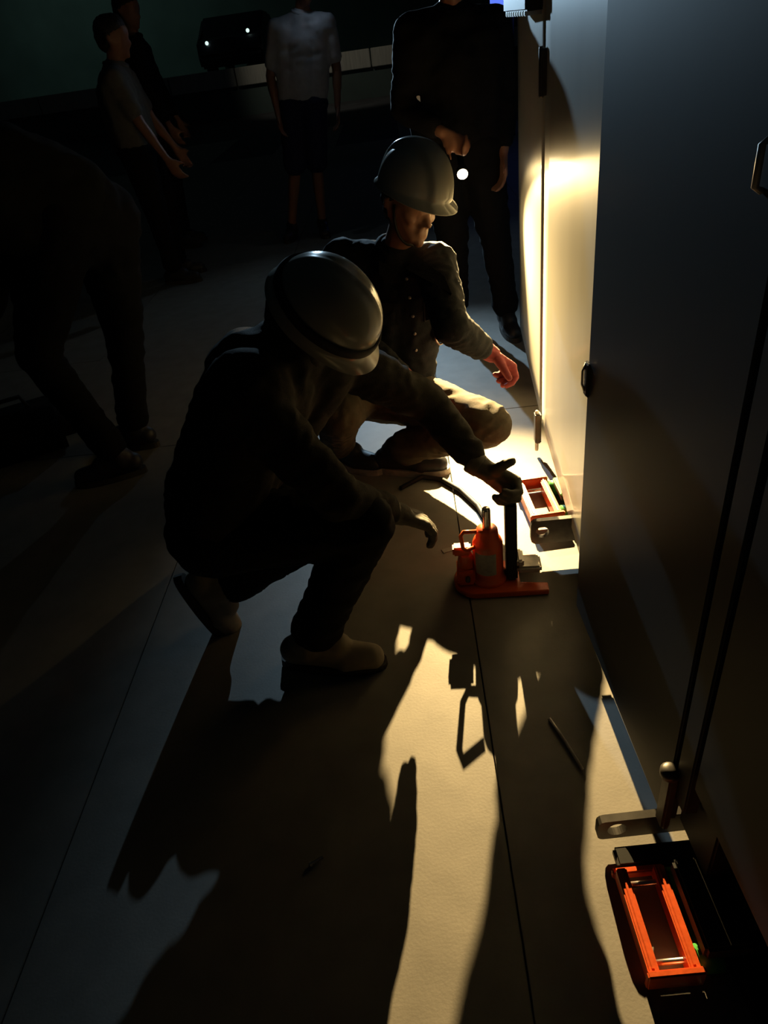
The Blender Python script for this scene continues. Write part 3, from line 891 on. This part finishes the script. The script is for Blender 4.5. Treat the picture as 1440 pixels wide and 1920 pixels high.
# --- two bystanders at the back left
person((-1.70, 5.2, 0.0), dict(
    pel=(-1.735, 5.22, 0.92), hR=(-1.70, 5.14, 0.89), hL=(-1.70, 5.31, 0.89), kR=(-1.68, 5.12, 0.49), aR=(-1.70, 5.20, 0.092),
    kL=(-1.66, 5.33, 0.49), aL=(-1.72, 5.42, 0.092), chest=(-1.735, 5.22, 1.20), neck=(-1.70, 5.22, 1.36), head=(-1.665, 5.22, 1.51),
    sR=(-1.68, 5.06, 1.30), sL=(-1.72, 5.39, 1.30), eR=(-1.585, 5.02, 1.05), wR=(-1.475, 5.0, 0.84), eL=(-1.63, 5.42, 1.05), wL=(-1.52, 5.42, 0.86)),
    'person in mid grey short sleeved shirt seen from the side at the back left', 0.014, 0.015, M_mid, M_blackc, M_bshoe, M_sole,
    head=((0.95, 0.1, -0.2), (0.2, 0, 0.95)), sleeves=False, jname='shirt',
    hands=dict(R=dict(d=(0.4, 0, -0.8), n=(0.2, 0.8, 0), t=(0.8, 0, 0.3), curl=(22, 30, 22)), L=dict(d=(0.4, 0, -0.8), n=(0.2, -0.8, 0), t=(0.8, 0, 0.3), curl=(22, 30, 22))),
    feet=dict(R=((1, -0.1, 0), (0, 0, 1)), L=((1, 0.1, 0), (0, 0, 1))), fold=0.006, ffreq=9, torso=1.1)
person((-1.95, 6.35, 0.0), dict(
    pel=(-1.93, 6.35, 1.0), hR=(-1.93, 6.26, 0.96), hL=(-1.91, 6.44, 0.96), kR=(-1.90, 6.25, 0.53), aR=(-1.93, 6.30, 0.092),
    kL=(-1.89, 6.45, 0.53), aL=(-1.94, 6.50, 0.092), chest=(-1.90, 6.35, 1.34), neck=(-1.88, 6.35, 1.52), head=(-1.86, 6.33, 1.68),
    sR=(-1.84, 6.18, 1.46), sL=(-1.90, 6.53, 1.46), eR=(-1.80, 6.12, 1.18), wR=(-1.70, 6.08, 0.94), eL=(-1.84, 6.57, 1.18), wL=(-1.76, 6.58, 0.94)),
    'tall person in black behind the one in the grey shirt', 0.015, 0.016, M_blackc, M_blackc, M_bshoe, M_sole,
    head=((0.9, -0.3, -0.2), (0.2, 0, 0.95)),
    hands=dict(R=dict(d=(0.3, 0, -0.9), n=(0.2, 0.8, 0), t=(0.8, 0, 0.3), curl=(22, 30, 22)), L=dict(d=(0.3, 0, -0.9), n=(0.2, -0.8, 0), t=(0.8, 0, 0.3), curl=(22, 30, 22))),
    feet=dict(R=((1, -0.2, 0), (0, 0, 1)), L=((1, 0, 0), (0, 0, 1))), fold=0.006, ffreq=9, torso=1.08)

# ------------------------------------------------------------------ small things on the floor
bm = bmesh.new()
tube(bm, [(0, 0, 0.006), (0.022, 0.012, 0.006)], 0.003, 8); tube(bm, [(-0.004, -0.002, 0.006), (0.0, 0.0, 0.006)], 0.006, 6)
o = build('screw', bm, M_steel); o.location = (-0.314, 0.745, 0.0); tag(o, 'tiny steel screw lying alone on the dark floor', 'screw')
bm = bmesh.new(); tube(bm, [(0.228, 1.054, 0.005), (0.240, 1.020, 0.005), (0.252, 0.985, 0.005), (0.262, 0.950, 0.005), (0.272, 0.915, 0.005)], 0.004, 8)
tag(build('cable', bm, M_toe, None, True), 'thin pale cable end on the shadowed floor before the grey cabinet', 'cable')
bm = bmesh.new(); tube(bm, [(-0.10, 2.10, 0.010), (-0.02, 2.16, 0.010), (0.05, 2.13, 0.010), (0.11, 2.05, 0.010), (0.16, 1.94, 0.010), (0.19, 1.80, 0.010), (0.17, 1.68, 0.010)], 0.009, 10)
tag(build('floor_tube', bm, M_rubber, None, True), 'black tube curving over the floor behind the toe jack', 'floor_tube')  # thin dark curve across the floor, modelled as a black tube
bm = box(bmesh.new(), (-0.018, -0.010, 0.0), (0.018, 0.010, 0.003), 0.001)
o = build('paper_tag', bm, M_label); o.location = (0.040, 1.727, 0.0); o.rotation_euler = (0, 0, 0.3); tag(o, 'small white paper tag on the floor beside the orange jack', 'tag')

# dark bag at the left edge
bag = empty('tool_bag', (-1.80, 2.72, 0.0), 0.5); tag(bag, 'low dark tool bag on the floor at the left edge', 'bag')
bm = box(bmesh.new(), (-0.24, -0.13, 0.0), (0.24, 0.13, 0.20), 0.05)
build('bag_body', bm, M_blackc, bag, True)
bm = bmesh.new(); tube(bm, [(-0.10, 0, 0.19), (-0.08, 0, 0.255), (0.08, 0, 0.255), (0.10, 0, 0.19)], 0.010, 8); build('bag_handle', bm, M_strap, bag, True)

# ------------------------------------------------------------------ background
car = empty('car', (-3.95, 23.5, 0.62), math.radians(-90)); tag(car, 'dark parked car seen from behind on the raised dock', 'car')
prof = [(-2.0, 0.35), (-2.05, 0.75), (-1.6, 0.92), (-0.95, 0.98), (-0.45, 1.42), (0.75, 1.46), (1.45, 1.02), (2.0, 0.95), (2.08, 0.6), (2.0, 0.35)]
bm = bmesh.new()
a = [bm.verts.new((x, -0.85, z)) for x, z in prof]; b = [bm.verts.new((x, 0.85, z)) for x, z in prof]
bm.faces.new(a); bm.faces.new(b[::-1])
for i in range(len(prof)): bm.faces.new((a[i], b[i], b[(i + 1) % len(prof)], a[(i + 1) % len(prof)]))
bmesh.ops.bevel(bm, geom=list(bm.edges), offset=0.06, segments=2, affect='EDGES')
build('car_body', bm, M_car, car)
bm = bmesh.new()
a = [bm.verts.new((x, -0.862, z)) for x, z in ((-0.75, 1.02), (-0.36, 1.36), (0.66, 1.39), (1.10, 1.05))]; b = [bm.verts.new((v.co.x, -0.845, v.co.z)) for v in a]
bm.faces.new(a); bm.faces.new(b[::-1])
for i in range(4): bm.faces.new((a[i], b[i], b[(i + 1) % 4], a[(i + 1) % 4]))
build('side_window', bm, M_glass, car)
for x in (-1.25, 1.25):
    for y in (-0.80, 0.62):
        bm = bmesh.new(); tube(bm, [(x, y, 0.32), (x, y + 0.18, 0.32)], 0.32, 24); build('wheel', bm, M_rubber, car)
for y, z in ((-0.55, 0.90), (0.55, 1.04)):
    bm = bmesh.new(); bmesh.ops.create_uvsphere(bm, u_segments=12, v_segments=8, radius=0.045, matrix=Matrix.Translation((2.06, y, z))); build('marker_lamp', bm, M_clamp, car, True)

sg = empty('sign', (1.55, 10.2, 0.0)); tag(sg, 'glowing blue sign board behind the shoulder of the torch holder', 'sign')
build('sign_board', box(bmesh.new(), (-0.25, -0.03, 1.34), (0.30, 0.03, 1.75), 0.01), M_sign, sg)
bm = bmesh.new(); tube(bm, [(0, 0, 0.0), (0, 0, 1.36)], 0.03, 12); build('sign_post', bm, M_black, sg, True)
